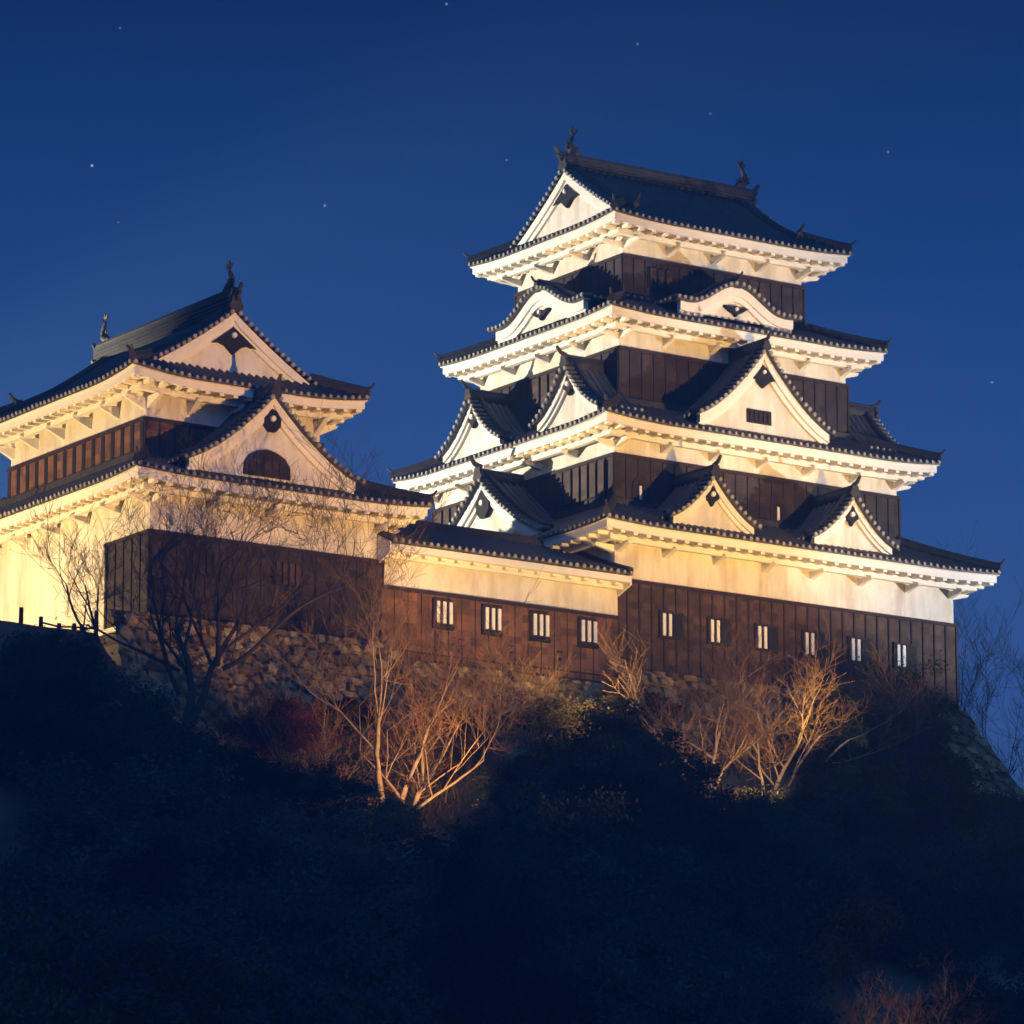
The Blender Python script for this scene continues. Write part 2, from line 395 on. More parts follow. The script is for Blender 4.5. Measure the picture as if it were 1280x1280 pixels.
    if pend == 'flower': out = [(0, .30), (.22, .12), (.26, -.12), (.10, -.22), (0, -.38), (-.10, -.22), (-.26, -.12), (-.22, .12)]
    else: out = [(0, .28), (.35, .02), (.85, -.35), (.55, -.28), (.3, -.36), (0, -.62), (-.3, -.36), (-.55, -.28), (-.85, -.35), (-.35, .02)]
    if pend == 'hexagon': out = [(0, .34), (.30, .17), (.30, -.2), (.12, -.40), (-.12, -.40), (-.30, -.2), (-.30, .17)]
    if pend == 'wide': out = [(-.75, .14), (-.3, .10), (0, .2), (.3, .10), (.75, .14), (.35, -.12), (.12, -.18), (0, -.34), (-.12, -.18), (-.35, -.12)]
    k = horn
    pz -= .12*k
    v0 = [P(x*k, d+.02, pz+y*k) for x, y in out]; v1 = [P(x*k, d+.17, pz+y*k) for x, y in out]; nn = len(out)
    m.add(v0+v1, [tuple(range(nn, 2*nn))]+[(i, (i+1) % nn, nn+(i+1) % nn, nn+i) for i in range(nn)])
    pe = m.build('pendant', SLOT, gw)
    m = MB(); disc(m, F, a0, d+.17, pz+.02, .10*k, .07); m.build('boss', TRIM, pe)
    if window:
        ww, wh, wz, du = window
        m = MB(); fbox(m, F, a0+du-ww/2, a0+du+ww/2, d+.0, d+.05, wz, wz+wh); wi = m.build('window', SLOT, gw)
        m = MB()
        for i in range(5): 
            x = a0+du-ww/2+ww*(i+.7)/5.4; fbox(m, F, x-.028, x+.028, d+.05, d+.085, wz+.06, wz+wh-.06)
        m.build('lattice', BATTEN, wi)
    return gw

def storey(keep, rect, zw0, zw1, zt, wmat=None, batten=.49, faces=('front', 'left', 'right')):
    x0, x1, y0, y1 = rect
    m = MB(); m.box((x0, y0, zw1-.3), (x1, y1, zt)); m.build('plaster_wall', PLASTER, keep)
    m = MB(); e = .07
    m.box((x0-e, y0-e, zw0), (x1+e, y1+e, zw1)); w = m.build('wood_cladding', wmat or WOODUP, keep)
    m = MB(); fr = frames(x0-e, x1+e, y0-e, y1+e)
    for k in faces:
        F = fr[k]; n = round(F.L/batten)
        for i in range(n+1):
            a = min(max(F.L*i/n, .03), F.L-.03); fbox(m, F, a-.03, a+.03, -.01, .035, zw0, zw1-.12)
    m.build('battens', BATTEN, w)
    m = MB()
    for k in ('front', 'right', 'back', 'left'):
        F = fr[k]; fbox(m, F, -.0, F.L+.0, .002, .05, zw1-.11, zw1+.0)
    m.build('top_rail', BATTEN, w)
    return w, fr

def shutter_window(keep, F, a, z0, z1, w=.86, bars=2, shutter=True):
    m = MB(); fbox(m, F, a, a+w, .0, .045, z0, z1); wi = m.build('window', SLOT, keep)
    m = MB()
    fbox(m, F, a-.05, a+w+.05, .0, .09, z1, z1+.07); fbox(m, F, a-.05, a+w+.05, .0, .09, z0-.06, z0); fbox(m, F, a-.05, a, .0, .075, z0, z1); fbox(m, F, a+w, a+w+.05, .0, .075, z0, z1)
    m.build('window_frame', BATTEN, wi)
    for i in range(bars):
        x = a+.07+i*.235; m = MB(); fbox(m, F, x, x+.115, .045, .10, z0+.01, z1-.01); m.build('bar', TRIM, wi)
    if shutter:
        m = MB(); fbox(m, F, a+w*.55, a+w, .045, .085, z0, z1); m.build('shutter', SLOT, wi)
    return wi

def slot_window(keep, F, a0, a1, z0, z1, n):
    m = MB(); fbox(m, F, a0, a1, .0, .05, z0, z1); wi = m.build('window', SLOT, keep)
    for i in range(n):
        w = (a1-a0)/n; m = MB(); fbox(m, F, a0+w*i+w*.25, a0+w*i+w*.95, .05, .11, z0+.02, z1-.02); m.build('bar', WOOD, wi)
    return wi

def bell_window(keep, F, a, z0, z1, w=.62):
    out = [(-w/2, 0), (-w/2, .55), (-w*.42, .78), (-w*.2, .93), (0, 1.0), (w*.2, .93), (w*.42, .78), (w/2, .55), (w/2, 0)]
    def plate(sc, d0, d1, name, mt, par):
        m = MB(); H = z1-z0; n = len(out); v0 = [F.p(a+x*sc, d0, z0+H*y*sc-(sc-1)*.05) for x, y in out]; v1 = [F.p(a+x*sc, d1, z0+H*y*sc-(sc-1)*.05) for x, y in out]
        m.add(v0+v1, [tuple(range(n, 2*n))]+[(i, (i+1) % n, n+(i+1) % n, n+i) for i in range(n)]); return m.build(name, mt, par)
    wi = plate(1.25, 0, .05, 'window', BATTEN, keep); plate(1, .05, .058, 'opening', SLOT, wi)
    m = MB(); fbox(m, F, a-.13, a-.04, .058, .09, z0+.12, z1-.2); m.build('bar', TRIM, wi)

def shachi(mb, F, a0, d, z, s=1.0, flip=1):
    """roof fish: head down on the ridge, body curling up, tail fan on top; local plane = ridge direction d"""
    q = lambda x, zz, y=0: F.p(a0+y*s, d+x*s*flip, z+zz*s)
    body = [(-.26, .10), (-.20, .16), (-.02, .20), (.13, .32), (.17, .50), (.12, .68), (.04, .82), (.0, .94), (.03, 1.04)]
    rad = [.07, .14, .17, .16, .13, .10, .075, .05, .03]
    mb.tube([q(x, zz) for x, zz in body], [r*s for r in rad], 8)
    def fin(pts, th=.03):
        n = len(pts); v0 = [q(x, zz, -th) for x, zz in pts]; v1 = [q(x, zz, th) for x, zz in pts]
        mb.add(v0+v1, [tuple(range(n)), tuple(range(2*n-1, n-1, -1))]+[(i, (i+1) % n, n+(i+1) % n, n+i) for i in range(n)])
    fin([(.0, .86), (-.16, 1.02), (-.20, 1.20), (-.05, 1.10), (.03, 1.28), (.10, 1.08), (.24, 1.12), (.14, .96), (.06, .86)])
    fin([(.22, .24), (.42, .34), (.32, .42), (.40, .55), (.27, .56), (.26, .70), (.12, .66), (.14, .4)])
    fin([(-.10, .26), (-.26, .42), (-.10, .40), (-.12, .56), (.02, .46), (.02, .3)])
    fin([(-.30, .0), (-.36, .14), (-.22, .2), (-.1, .0)], .1)

def hipgable(thing, cx, cy, hx, hy, rot, ze, o, qg, H, lift, horn, ridge_h, ridge_lines, gpend, keep_rect, fish_s, gwin=None, pendscale=None):
    """irimoya roof; ridge along local x, rotated by rot (0 or 90 degrees) about (cx,cy)"""
    c, s = math.cos(rot), math.sin(rot); c, s = round(c), round(s)
    def T(fr):
        out = {}
        for k, F in fr.items():
            x, y = F.o; out[k] = Fr((cx+c*x-s*y, cy+s*x+c*y), (c*F.u[0]-s*F.u[1], s*F.u[0]+c*F.u[1]), (c*F.n[0]-s*F.n[1], s*F.n[0]+c*F.n[1]), F.L)
        return out
    fr = T(frames(-hx, hx, -hy, hy)); B = hy+o
    s0 = .47; b2 = (H-s0*B)/(B*B)
    h = lambda q: s0*q+b2*q*q
    deck = MB(); tl = MB(); en = MB(); rg = MB(); orn = MB()
    r = .078
    for k in ('front', 'back'):
        F = fr[k]; A0, A1 = -o, F.L+o
        def zf(a, q): 
            dist = max(0, min(a-A0, A1-a)-q); return ze+h(q)+lift*lift_c(dist)*max(0, 1-q/2.2)
        # lower band up to qg with hips, then full rectangle above
        for q0, q1, hip in ((0, qg, True), (qg, B, False)):
            rows = []
            for i in range(9):
                q = q0+(q1-q0)*i/8; lo, hi = (A0+q, A1-q) if hip else (A0+qg, A1-qg)
                rows.append([F.p(lo+(hi-lo)*j/40, o-q, zf(lo+(hi-lo)*j/40, q)) for j in range(41)])
            deck.grid(rows)
        deck.grid([[F.p(A0+(A1-A0)*j/40, o, zf(A0+(A1-A0)*j/40, 0)) for j in range(41)], [F.p(A0+(A1-A0)*j/40, o-.015, zf(A0+(A1-A0)*j/40, 0)-.08) for j in range(41)]])
        n = round((F.L+2*o-.2)/SP)
        for i in range(n+1):
            a = A0+.1+(F.L+2*o-.2)*i/n; dist = min(a-A0, A1-a); qe = B-.1 if dist > qg else dist
            if qe > .15:
                rr = []
                for kk in range(11):
                    q = qe*kk/10; z = zf(a, q)
                    rr.append([F.p(a-r*math.cos(math.pi*j/4), o-q+(.05 if kk == 0 else 0), z+r*1.15*math.sin(math.pi*j/4)) for j in range(5)])
                tl.grid(rr)
            disc(en, F, a, o+.035, zf(a, 0)+.015, .072, .035)
        # descending ridges just inside the verge, ending in ornaments
        for a in (A0+qg+.55, A1-qg-.55):
            L = [Vector(F.p(a, o-(qg*.9+(B-qg*.9)*i/12), zf(a, qg*.9+(B-qg*.9)*i/12)+.12)) for i in range(13)]
            rg.tube(L, .13, 8); ornament(orn, L[0]+Vector((0, 0, -.06)), F.n[0], F.n[1], .85)
    for k in ('left', 'right'):
        F = fr[k]; A0, A1 = -o, F.L+o; qe = qg+.32
        def zs(a, q):
            dist = max(0, min(a-A0, A1-a)-q); return ze+h(q)+lift*lift_c(dist)*max(0, 1-q/2.2)
        rows = []
        for i in range(9):
            q = qe*i/8; lo, hi = A0+q, A1-q; rows.append([F.p(lo+(hi-lo)*j/40, o-q, zs(lo+(hi-lo)*j/40, q)) for j in range(41)])
        deck.grid(rows)
        deck.grid([[F.p(A0+(A1-A0)*j/40, o, zs(A0+(A1-A0)*j/40, 0)) for j in range(41)], [F.p(A0+(A1-A0)*j/40, o-.015, zs(A0+(A1-A0)*j/40, 0)-.08) for j in range(41)]])
        n = round((F.L+2*o-.2)/SP)
        for i in range(n+1):
            a = A0+.1+(F.L+2*o-.2)*i/n; q2 = min(qe, a-A0, A1-a)
            if q2 > .15:
                rr = []
                for kk in range(5):
                    q = q2*kk/4; z = zs(a, q)
                    rr.append([F.p(a-r*math.cos(math.pi*j/4), o-q+(.05 if kk == 0 else 0), z+r*1.15*math.sin(math.pi*j/4)) for j in range(5)])
                tl.grid(rr)
            disc(en, F, a, o+.035, zs(a, 0)+.015, .072, .035)
    # hips
    for k in ('front', 'right', 'back', 'left'):
        F = fr[k]; pts = []
        for i in range(7):
            q = qg*1.25*i/6; pts.append(Vector(F.p(-o+q, o-q, ze+h(q)+lift*max(0, 1-q/2.2))))
        rg.tube([p+Vector((0, 0, .10)) for p in pts], .14, 8); rg.tube([p+Vector((0, 0, .24)) for p in pts], .08, 7)
        d = pts[0]-pts[1]; ornament(orn, pts[0]+Vector((0, 0, .08)), d.x, d.y, .6)
    # main ridge
    F = fr['front']; zt = ze+H; a_0, a_1 = -o+qg+.05, F.L+o-qg-.05
    fbox(rg, F, a_0, a_1, o-B-.17, o-B+.17, zt-.15, zt+ridge_h-.12)
    rg.tube([F.p(a_0, o-B, zt+ridge_h-.08), F.p(a_1, o-B, zt+ridge_h-.08)], .14, 8)
    for i in range(ridge_lines):
        z = zt+.02+(ridge_h-.2)*i/max(1, ridge_lines)
        for sg in (-1, 1): fbox(rg, F, a_0, a_1, o-B+sg*.17, o-B+sg*.225, z, z+.05)
    rf = deck.build('main_roof', TILE, thing)
    tl.build('tile_rows', TILE, rf, True); en.build('eave_tile_ends', TILEEND, rf)
    rg.build('ridge', RIDGE, rf); orn.build('corner_ornament', RIDGE, rf)
    # gables
    for k in ('left', 'right'):
        F = fr[k]; w = hy+o-qg-.1
        zc = lambda u: ze+h(B-abs(u))-.12
        gable(thing, F, F.L/2, w, ze+h(qg), zt, o-qg-.24, .3, zc=zc, roof=False, over=.27, horn=horn, pend=gpend, wallclip=lambda u: ze+h(qg)-.25, bw=.42, slope_ridge=False, window=gwin if k == 'left' else None)
        m = MB(); ornament(m, F.p(F.L/2, o-qg+.0, zt+.05), F.n[0], F.n[1], 1.15); m.build('ridge_end_ornament', RIDGE, thing)
        m = MB(); shachi(m, F, F.L/2, o-qg-.42, zt+ridge_h-.05, fish_s, 1); m.build('roof_fish', RIDGE, thing, True)
    return rf

# ------------------------------------------------------------------ the four-storey keep
KX, KY = 6.95, 6.9
keep = tag(empty('castle_keep', (KX, KY, -2.95)), 'tall four storey white and dark timber keep with stacked tiled roofs', 'castle tower')
PREV = keep
keep_inv = Matrix.Translation((-KX, -KY, 2.95))
def reparent(thing):
    """children of the thing were modelled in world space: keep them there"""
    inv = Matrix.Translation(-thing.location)
    for ch in thing.children: ch.matrix_parent_inverse = inv
rects = [(0, 13.9, 0, 13.8), (1.15, 12.87, 1.62, 12.2), (2.21, 11.69, 2.82, 11.0), (3.13, 10.65, 3.85, 10.05)]
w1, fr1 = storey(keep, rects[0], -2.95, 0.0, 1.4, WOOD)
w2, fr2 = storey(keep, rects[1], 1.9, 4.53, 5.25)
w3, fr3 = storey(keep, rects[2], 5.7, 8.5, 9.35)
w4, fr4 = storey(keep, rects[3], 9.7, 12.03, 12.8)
eaves(keep, rects[0], 1.60, 1.13, .10); eaves(keep, rects[1], 5.50, 1.06, .16); eaves(keep, rects[2], 9.52, 1.02, .12); eaves(keep, rects[3], 13.0, 1.22, .14)
skirt(keep, rects[0], 1.60, 1.13, 1.62+1.13-.05, 1.15+1.13-.05, 2.85, .10)
skirt(keep, rects[1], 5.50, 1.06, 1.20+1.06-.05, 1.06+1.06-.05, 6.60, .16)
skirt(keep, rects[2], 9.52, 1.02, 1.03+1.02-.05, .92+1.02-.05, 10.45, .12)
# windows of the keep
for a in (1.7, 3.61, 5.52, 7.45, 9.37, 11.28): shutter_window(keep, fr1['front'], a+.07, -1.72, -.98)
for a in (2.18, 7.80): bell_window(keep, fr2['front'], a-1.15+.07, 2.95, 3.72)
F = fr2['left']; yy = lambda y, r: r[3]-y
slot_window(keep, F, 12.27-4.3, 12.27-1.95, 3.2, 4.35, 5); slot_window(keep, F, 12.27-12.0, 12.27-9.6, 3.2, 4.4, 5)
F = fr3['left']; slot_window(keep, F, 11.07-7.7, 11.07-5.7, 7.3, 8.35, 4)
F = fr4['front']; slot_window(keep, F, 1.0, 2.0, 11.0, 11.7, 3); slot_window(keep, F, 4.9, 5.9, 11.0, 11.7, 3)
F = fr4['left']; slot_window(keep, F, 2.2, 4.0, 11.0, 11.75, 5)
fr = {i: frames(*r) for i, r in enumerate(rects)}
# first roof: two small gables in front, one big gable on each flank
gable(keep, fr[0]['front'], 3.58, 1.62, 2.12, 3.62, .30, 2.1)
gable(keep, fr[0]['front'], 9.30, 1.62, 2.12, 3.66, .30, 2.1)
gable(keep, fr[0]['left'], 6.9, 3.55, 2.02, 4.35, .30, 1.5, pend='hexagon', horn=1.25, bw=.42)
gable(keep, fr[0]['right'], 6.9, 3.55, 2.02, 4.35, .30, 1.5, pend='hexagon', horn=1.25, bw=.42)
# second roof: one big gable in front, two on each flank
gable(keep, fr[1]['front'], 6.85-1.15, 2.68, 6.10, 8.62, .42, 1.7, pend='bird', horn=.85, window=(1.0, .46, 6.16, -.12), bw=.42)
for k in ('left', 'right'):
    for y in (9.2, 3.55):
        a = rects[1][3]-y if k == 'left' else y-rects[1][2]
        gable(keep, fr[1][k], a, 1.72, 6.08, 7.72, .32, 1.45)
# third roof: curved gables
gable(keep, fr[2]['front'], 6.8-2.21, 2.35, 10.26, 11.17, .22, 1.3, kind='kara', pend='wide', horn=.7, bw=.52)
gable(keep, fr[2]['back'], 4.7, 2.35, 10.26, 11.17, .22, 1.3, kind='kara', pend='wide', horn=.7, bw=.52)
gable(keep, fr[2]['left'], rects[2][3]-6.75, 2.6, 10.26, 11.24, .28, 1.3, kind='kara', pend='wide', horn=.7, bw=.52)
gable(keep, fr[2]['right'], 6.75-rects[2][2], 2.6, 10.26, 11.24, .28, 1.3, kind='kara', pend='wide', horn=.7, bw=.52)
hipgable(keep, 6.89, 6.95, 3.76, 3.10, 0, 13.0, 1.22, .98, 2.72, .14, .9, .52, 3, 'bird', rects[3], .86)

# ------------------------------------------------------------------ the two-storey side tower
tower = tag(empty('side_tower', (-13.2, 5.5, -3.15)), 'two storey side tower with front-facing gables, left of the keep', 'castle tower')
t1 = (-17.1, -8.9, -.08, 11.2); t2 = (-16.57, -10.35, 1.22, 9.73)
m = MB(); m.box((t1[0], t1[2], -3.3), (t1[1], t1[3], .95)); m.build('plaster_wall', PLASTER, tower)
# cladding: front face and the near stretch of the left face
m = MB(); e = .07
m.box((t1[0]-e, t1[2]-e, -3.15), (t1[1]+e, t1[2]+.0, -.55)); m.box((t1[0]-e, t1[2]+.0, -3.15), (t1[0], 2.5, -.55))
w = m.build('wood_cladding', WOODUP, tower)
tf = frames(t1[0]-e, t1[1]+e, t1[2]-e, t1[3]); m = MB()
F = tf['front']
for i in range(18): a = F.L*i/17; a = min(max(a, .03), F.L-.03); fbox(m, F, a-.025, a+.025, 0, .03, -3.15, -.65)
F = tf['left']
for i in range(6): a = F.L-.03-i*.5; fbox(m, F, a-.06, a+.06, 0, .035, -3.15, -.65)
m.build('battens', BATTEN, w)
m = MB(); fbox(m, tf['front'], 0, tf['front'].L, .002, .05, -.64, -.53); fbox(m, F, F.L-2.65, F.L, .002, .05, -.64, -.53); m.build('top_rail', BATTEN, w)
for a in (1.42, 4.34): 
    Fw = tf['front']; slot_window(tower, Fw, a, a+.95, -1.72, -1.0, 4)
    
w, tf2 = storey(tower, t2, 1.35, 3.25, 4.15, REDWOOD, batten=.55, faces=('front', 'right'))
m = MB(); F = tf2['left']
for i in range(15): a = .12+i*(F.L-.24)/14; fbox(m, F, a-.10, a+.10, 0, .02, 1.5, 3.12)
m.build('slots', SLOT, w)
eaves(tower, t1, 1.05, 1.12, .12); eaves(tower, t2, 4.42, 1.10, .22, 1.75, 1.1)
skirt(tower, t1, 1.05, 1.12, 1.30+1.12-.05, .53+1.12-.05, 2.05, .12)
ft = frames(*t1)
G = gable(tower, ft['front'], 3.85, 2.95, 1.62, 3.92, .52, 2.0, pend='hexagon', horn=.95, bw=.40)
# arched timber door in that gable
F = ft['front']; m = MB(); out = [(-.82, 0), (-.80, .35), (-.62, .62), (-.3, .78), (0, .84), (.3, .78), (.62, .62), (.80, .35), (.82, 0)]
n = len(out); v0 = [F.p(3.72+x, .52, 1.45+y) for x, y in out]; v1 = [F.p(3.72+x, .62, 1.45+y) for x, y in out]
m.add(v0+v1, [tuple(range(n, 2*n))]+[(i, (i+1) % n, n+(i+1) % n, n+i) for i in range(n)]); dd = m.build('arched_shutter', WOODUP, G)
m = MB()
for i in range(6): fbox(m, F, 3.72-.70+i*.28, 3.72-.66+i*.28, .62, .65, 1.45, 1.45+(.62 if i in (1, 2, 3, 4) else .3))
m.build('battens', BATTEN, dd)
hipgable(tower, (t2[0]+t2[1])/2, (t2[2]+t2[3])/2, 4.255, 3.11, math.pi/2, 4.42, 1.10, 1.06, 2.66, .22, .95, .68, 4, 'bird', t2, .80)

# ------------------------------------------------------------------ corridor between them
cor = tag(empty('connecting_corridor', (-4.5, 2.6, -3.6)), 'low tiled corridor with four barred windows joining side tower and keep', 'castle building')
cx0, cx1, cy0, cy1 = -8.98, 0.0, -.14, 5.4
m = MB(); m.box((cx0, cy0, -1.4), (cx1-.001, cy1, -.32)); m.build('plaster_wall', PLASTER, cor)
m = MB(); m.box((cx0, cy0-.06, -3.6), (cx1-.002, cy1, -1.3)); w = m.build('wood_cladding', REDWOOD, cor)
F = Fr((cx0, cy0-.06), (1, 0), (0, -1), cx1-cx0)
m = MB(); fbox(m, F, 0, F.L, .002, .06, -1.41, -1.3); fbox(m, F, 0, F.L, .002, .07, -3.6, -3.48); fbox(m, F, 0, F.L, .002, .035, -3.30, -3.26); m.build('rails', BATTEN, w)
m = MB()
for i in range(19): a = min(max(F.L*i/18, .02), F.L-.02); fbox(m, F, a-.012, a+.012, 0, .02, -3.48, -1.42)
m.build('battens', BATTEN, w)
for i, a in enumerate((-7.04, -5.22, -3.40, -1.56)):
    wi = shutter_window(cor, F, a-cx0, -2.28, -1.58, .60, 3, False)
    m = MB(); fbox(m, F, a-cx0-.05, a-cx0+.70, .0, .13, -2.46, -2.34); m.build('sill_shadow', SLOT, wi)  # sill coloured near-black to stand in for its shadow as well
m = MB()
for a in (-6.1, -4.25, -2.4):
    fbox(m, F, a-cx0, a-cx0+.22, 0, .03, -2.72, -2.68); fbox(m, F, a-cx0+.05, a-cx0+.17, 0, .03, -2.98, -2.88)
m.build('arrow_slits', SLOT, w)
# roof: two slopes
deck = MB(); tl = MB(); en = MB(); rg = MB(); tr = MB()
o = .78; ridge_y = 2.63; B = ridge_y-cy0+o; ze = -.02; H = 1.36
zq = lambda q: ze+H*(.82*q/B+.18*(q/B)**2)
F = Fr((cx0, cy0), (1, 0), (0, -1), cx1-cx0)
G = Fr((cx1, cy1), (-1, 0), (0, 1), cx1-cx0)
for Q in (F, G):
    deck.grid([[Q.p(-.02, o-B*i/10, zq(B*i/10)), Q.p(Q.L+.05, o-B*i/10, zq(B*i/10))] for i in range(11)])
    deck.grid([[Q.p(-.02, o, ze), Q.p(Q.L+.05, o, ze)], [Q.p(-.02, o-.02, ze-.08), Q.p(Q.L+.05, o-.02, ze-.08)]])
    n = round(Q.L/.262)
    for i in range(n+1):
        a = .04+(Q.L-.08)*i/n; rr = []
        for k in range(9):
            q = B*k/8; rr.append([Q.p(a-.078*math.cos(math.pi*j/4), o-q+(.05 if k == 0 else 0), zq(q)+.09*math.sin(math.pi*j/4)) for j in range(5)])
        tl.grid(rr); disc(en, Q, a, o+.035, zq(0)+.015, .072, .035)
    # eave boards
    for d0, d1, z0, z1 in ((o-.30, o-.06, ze-.30, ze-.09), (0, o-.30, ze-.26, ze-.17), (o-.62, o-.44, ze-.46, ze-.26)): fbox(tr, Q, 0, Q.L, d0, d1, z0, z1)
    for i in range(15): a = .2+i*.6; fbox(tr, Q, a-.08, a+.08, 0, o-.25, ze-.38, ze-.26)
fbox(rg, F, 0, F.L-.6, o-B-.14, o-B+.14, ze+H-.1, ze+H+.16); rg.tube([F.p(0, o-B, ze+H+.18), F.p(F.L-.6, o-B, ze+H+.18)], .11, 8)
rg.tube([F.p(F.L-.02, o-B*i/8, zq(B*i/8)+.1) for i in range(9)], .10, 7)
# closed eave end at the keep side
tr.hexa([F.p(F.L, .0, ze-.62), F.p(F.L+.06, .0, ze-.62), F.p(F.L+.06, o-.08, ze-.36), F.p(F.L, o-.08, ze-.36)], [F.p(F.L, .0, ze+.2), F.p(F.L+.06, .0, ze+.2), F.p(F.L+.06, o-.08, ze-.05), F.p(F.L, o-.08, ze-.05)])
tr.hexa([F.p(-.08, .0, ze-.62), F.p(-.02, .0, ze-.62), F.p(-.02, o-.08, ze-.36), F.p(-.08, o-.08, ze-.36)], [F.p(-.08, .0, ze+.28), F.p(-.02, .0, ze+.28), F.p(-.02, o-.08, ze-.03), F.p(-.08, o-.08, ze-.03)])
rg.tube([F.p(.0, o-B*i/8, zq(B*i/8)+.1) for i in range(9)], .10, 7)
rf = deck.build('tile_roof', TILE, cor); tl.build('tile_rows', TILE, rf, True); en.build('eave_tile_ends', TILEEND, rf); rg.build('ridge', RIDGE, rf); tr.build('eaves', TRIM, cor)
for t in (keep, tower, cor): reparent(t)

# ------------------------------------------------------------------ stone base
def stone_base(name, path, ztops, zbot, batter, label, size=.46, seed=1, cat='stone wall'):
    """path: polyline of the wall top in plan (outer side to the right of travel); boulders bulge out of a battered face"""
    rng = np.random.RandomState(seed)
    pts = [Vector((*p, 0)) for p in path]
    m = MB(); m.col = 1.0
    s0 = 0
    for i in range(len(pts)-1):
        a, b = pts[i], pts[i+1]; L = (b-a).length; u = (b-a)/L; nrm = Vector((u.y, -u.x, 0))
        H = ztops[i]-zbot; ns = int(L/.09); nz = int(H*1.1/.09)
        # per-stone cells
        cx, cz = int(L/size)+3, int(H*1.1/(size*.75))+3
        P = []; T = []; O = []
        for ix in range(cx):
            for iz in range(cz):
                P.append(((ix-1+.5*(iz % 2)+rng.uniform(-.45, .45))*size, (iz-1+rng.uniform(-.42, .42))*size*.75)); T.append(rng.uniform(.3, 1.25)); O.append(rng.uniform(-.10, .10))
        P = np.array(P); T = np.array(T); O = np.array(O)
        sx = np.linspace(0, L, ns+1); sz = np.linspace(0, H, nz+1)
        gx, gz = np.meshgrid(sx, sz); q = np.stack([gx.ravel(), gz.ravel()*1.1], 1)
        D = ((q[:, None, :]-P[None])**2*np.array([1, 1.5])).sum(2); idx = np.argsort(D, 1)[:, :2]
        d1 = np.sqrt(D[np.arange(len(q)), idx[:, 0]]); d2 = np.sqrt(D[np.arange(len(q)), idx[:, 1]])
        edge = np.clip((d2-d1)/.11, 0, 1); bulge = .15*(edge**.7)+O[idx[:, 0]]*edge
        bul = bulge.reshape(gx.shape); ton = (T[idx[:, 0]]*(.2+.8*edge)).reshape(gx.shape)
        # batter continued round the corners: mitre ends
        base = len(m.v)
        for r_ in range(nz+1):
            zz = ztops[i]-sz[r_]; off = batter*sz[r_]*(1+.02*sz[r_])
            e0 = off if i > 0 else 0; e1 = off if i < len(pts)-2 else 0
            for c_ in range(ns+1):
                al = -e0+(L+e0+e1)*c_/ns
                p = a+u*al+nrm*(off+bul[r_, c_]); m.v.append((p.x, p.y, zz))
        for r_ in range(nz):
            for c_ in range(ns):
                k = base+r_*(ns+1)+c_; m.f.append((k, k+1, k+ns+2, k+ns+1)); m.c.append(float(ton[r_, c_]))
    m.col = .8
    # flat top sheet closing the wall under the buildings
    return tag(m.build(name, STONE, None), label, cat)
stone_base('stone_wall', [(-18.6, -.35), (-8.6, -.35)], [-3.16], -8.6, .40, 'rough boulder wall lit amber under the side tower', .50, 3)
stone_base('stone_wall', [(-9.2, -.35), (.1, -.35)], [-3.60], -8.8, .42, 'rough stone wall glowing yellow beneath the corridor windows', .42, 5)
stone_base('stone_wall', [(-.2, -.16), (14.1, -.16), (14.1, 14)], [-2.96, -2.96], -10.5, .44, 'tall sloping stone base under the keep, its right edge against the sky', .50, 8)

# ------------------------------------------------------------------ terrain
def sm(x, a, b):
    t = min(1, max(0, (x-a)/(b-a))); return t*t*(3-2*t)
def ground_h(x, y):
    # hillside below the walls
    yf = -2.2
    top = -7.7+2.1*sm(x, -10.5, -7.5)-3.4*sm(x, 7, 13)
    left = 1-sm(x, -20.6, -17.6)
    top = top*(1-left)+(-4.35)*left
    yl = yf*(1-left)+(-2.6)*left
    if x > 15.5: top -= min(3, (x-15.5)*.7)
    n = mnoise.noise(Vector((x*.25, y*.25, 1)))*.5+mnoise.noise(Vector((x*.9, y*.9, 3)))*.16
    if y > yl: h = top
    else: h = (1-left)*(top-min(yl-y, 6.5)*.47-max(0, yl-y-6.5)*.86)+left*(top-(yl-y)*.85)
    if left > .5 and y > yl: n *= .35
    inside = (-18 < x < 14) and y > -.5
    if x > -18.2 and y > 0: h = -3.7 if x < 14 else h
    h = max(h+n, -32.4)
    if inside: h = -3.9
    return h
m = MB()
xs = [-900, -400, -200, -120, -80, -60]+[-50+i*.9 for i in range(100)]+[45, 60, 90, 150, 300, 900]
ys = [-900, -500, -250, -140, -90, -60]+[-45+i*.8 for i in range(76)]+[20, 30, 45, 80, 200, 900]
m.grid([[(x, y, ground_h(x, y)) for x in xs] for y in ys])
tag(m.build('ground', EARTH, None, True), 'steep dark earth hillside below the castle', 'hill', kind='structure')

# dry undergrowth on the bank below the walls
rng = random.Random(4); V = []; Fc = []; C = []
for k in range(26000):
    x = rng.uniform(-18.5, 15.5); y = -1.6-rng.random()**1.3*9.5
    patch = mnoise.noise(Vector((x*.55, y*.55, 7)))
    if patch < -.12: continue
    z = ground_h(x, y); hgt = rng.uniform(.10, .42)*(1+patch)
    p = Vector((x, y, z-.03)); a = Vector((rng.gauss(0, .5), rng.gauss(0, .5), 1))*hgt; b = Vector((rng.gauss(0, 1), rng.gauss(0, 1), 0)).normalized()*rng.uniform(.008, .03)
    i = len(V); V += [p-b, p+b, p+a*.6+b*1.6, p+a]; Fc.append((i, i+1, i+2, i+3)); C.append((.4+patch)*rng.uniform(.7, 1.5))
me = bpy.data.meshes.new('undergrowth'); me.from_pydata([tuple(v) for v in V], [], Fc)
me.attributes.new('tone', 'FLOAT', 'FACE').data.foreach_set('value', C); me.materials.append(mat('dry_grass', (.26, .18, .08), .85, .4, 2, tone=True))
